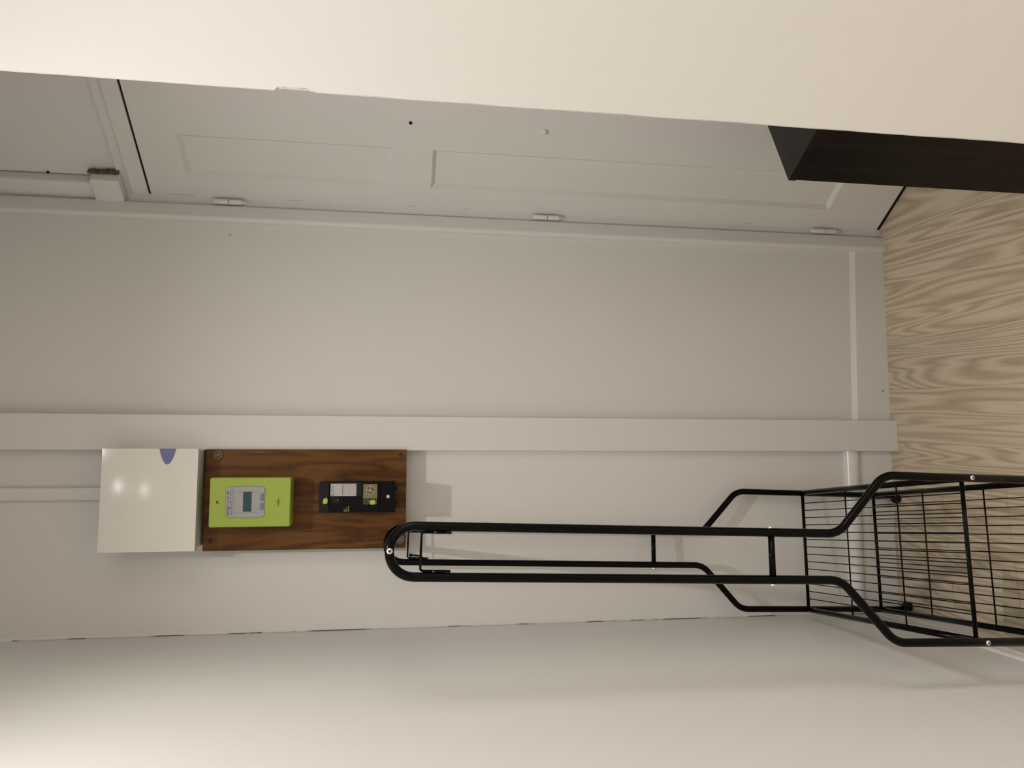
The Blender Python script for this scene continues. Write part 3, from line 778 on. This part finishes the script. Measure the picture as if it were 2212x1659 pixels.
rod = obj('hanging_rod', lathe([(0.0080, -LF + RT * 0.5), (0.0080, -RT * 0.5)], 18, (0, 0, ZT), 'y'), BLACK, RK, True)
lab(rod, 'black hanging rod joining the two loops')

# two wire shelves: side rails, end bars, cross wires and lengthwise wires
NW = 14
rail_x = 0.1500
def shared(name, bm, mat, smooth=True):
    me = bpy.data.meshes.new(name); bmesh.ops.recalc_face_normals(bm, faces=bm.faces); bm.to_mesh(me); bm.free()
    if smooth:
        for p in me.polygons: p.use_smooth = True
    me.materials.append(mat); return me
def put(me, name, parent, loc=(0, 0, 0)):
    o = bpy.data.objects.new(name, me); COL.objects.link(o); o.parent = parent; o.location = loc; return o
for zz, ya, yb, cross in ((0.3050, -0.602, -0.004, (-0.2005, -0.3985)), (0.0895, -0.612, -0.002, (-0.2010, -0.4055))):
    sh = empty('wire_shelf'); sh.parent = RK; sh.location = (0, 0, zz)
    lab(sh, 'upper black wire shelf' if zz > 0.2 else 'lower black wire shelf just above the floor')
    # flattened side rails
    bm = bmesh.new(); n = 14
    rings = []
    for y in (ya - 0.022, yb + 0.004):
        rings.append([bm.verts.new((0.0068 * math.cos(2 * math.pi * k / n), y, 0.0074 * math.sin(2 * math.pi * k / n))) for k in range(n)])
    for k in range(n): bm.faces.new((rings[0][k], rings[0][(k + 1) % n], rings[1][(k + 1) % n], rings[1][k]))
    bm.faces.new(rings[0]); bm.faces.new(rings[1])
    rm = shared('side_rail', bm, BLACK)
    for s in (1, -1): put(rm, 'side_rail', sh, (s * 0.1552, 0, 0))
    bm = lathe([(0.0025, -rail_x - 0.003), (0.0025, rail_x + 0.003)], 8, (0, 0, 0), 'x')
    lm = shared('end_wire', bm, WIRE)
    bm = lathe([(0.0018, -rail_x - 0.003), (0.0018, rail_x + 0.003)], 8, (0, 0, 0), 'x')
    cm = shared('cross_wire', bm, WIRE)
    for y, sgap in ((yb, 0.0046), (ya, 0.0052)):
        put(lm, 'end_wire', sh, (0, y, 0.0012)); put(lm, 'end_wire', sh, (0, y + (0.0010 if y > -0.1 else 0.0008), 0.0012 - sgap))
    for y in cross: put(cm, 'cross_wire', sh, (0, y, -0.0025))
    lw = lathe([(0.00125, ya - 0.002), (0.00125, yb + 0.001)], 8, (0, 0, 0), 'y')
    wm = shared('long_wire', lw, WIRE)
    for k in range(NW):
        s = -0.1263 + k * 0.2526 / (NW - 1)
        put(wm, 'long_wire', sh, (s, 0, 0.0002))

# ------------------------------------------------------------------ ceiling lamps and two added domes
for i, (nm, pos, watt, cone, blend, rad) in enumerate(LAMPS):
    lp = empty('ceiling_spotlight' if nm == 'spot' else 'room_and_fill_dome', pos)
    tag(lp, ['recessed ceiling spotlight nearest the rack, above the picture', 'middle one of the three recessed ceiling spotlights, above the picture', 'recessed ceiling spotlight nearest the viewer, above the picture', 'round glass ceiling light of the room behind the viewer, nearer the end wall', 'added second dome light widening the room lamp to soften shadows, farther from the end wall', 'added dome light for broad fill at the far back of the room behind the viewer'][i], 'ceiling light')
    em = bpy.data.materials.new('lamp_glow'); em.use_nodes = True
    nt = em.node_tree; nt.nodes.clear()
    e_ = nt.nodes.new('ShaderNodeEmission'); e_.inputs[0].default_value = (*LAMP_COL, 1); e_.inputs[1].default_value = 25 if nm == 'spot' else 4
    o_ = nt.nodes.new('ShaderNodeOutputMaterial'); nt.links.new(e_.outputs[0], o_.inputs[0])
    if nm == 'spot':
        sharp(obj('ring', lathe([(0.030, -0.001), (0.044, -0.001), (0.046, -0.004), (0.042, -0.007), (0.032, -0.005), (0.030, -0.001)], 28, (0, 0, 0), 'z'), CASE, lp))
        obj('lens', lathe([(0.029, -0.0008), (0.029, -0.0020), (0.020, -0.0024)], 24, (0, 0, 0), 'z'), em, lp)
        ld = bpy.data.lights.new('lamp_light', 'SPOT'); ld.spot_size = math.radians(cone); ld.spot_blend = blend
        dz = -0.035
    else:
        sharp(obj('rim', lathe([(0.150, 0), (0.150, -0.018), (0.140, -0.022)], 36, (0, 0, 0), 'z'), CASE, lp))
        obj('glass_bowl', lathe([(0.138, -0.015), (0.130, -0.040), (0.105, -0.060), (0.060, -0.072), (0.010, -0.075)], 36, (0, 0, 0), 'z'), em, lp, True)
        ld = bpy.data.lights.new('lamp_light', 'POINT'); dz = -0.62
    ld.energy = watt; ld.color = LAMP_COL if nm == 'spot' else DOME_COL; ld.shadow_soft_size = rad
    lo = bpy.data.objects.new('lamp_light', ld); COL.objects.link(lo); lo.parent = lp; lo.location = (0, 0, dz)
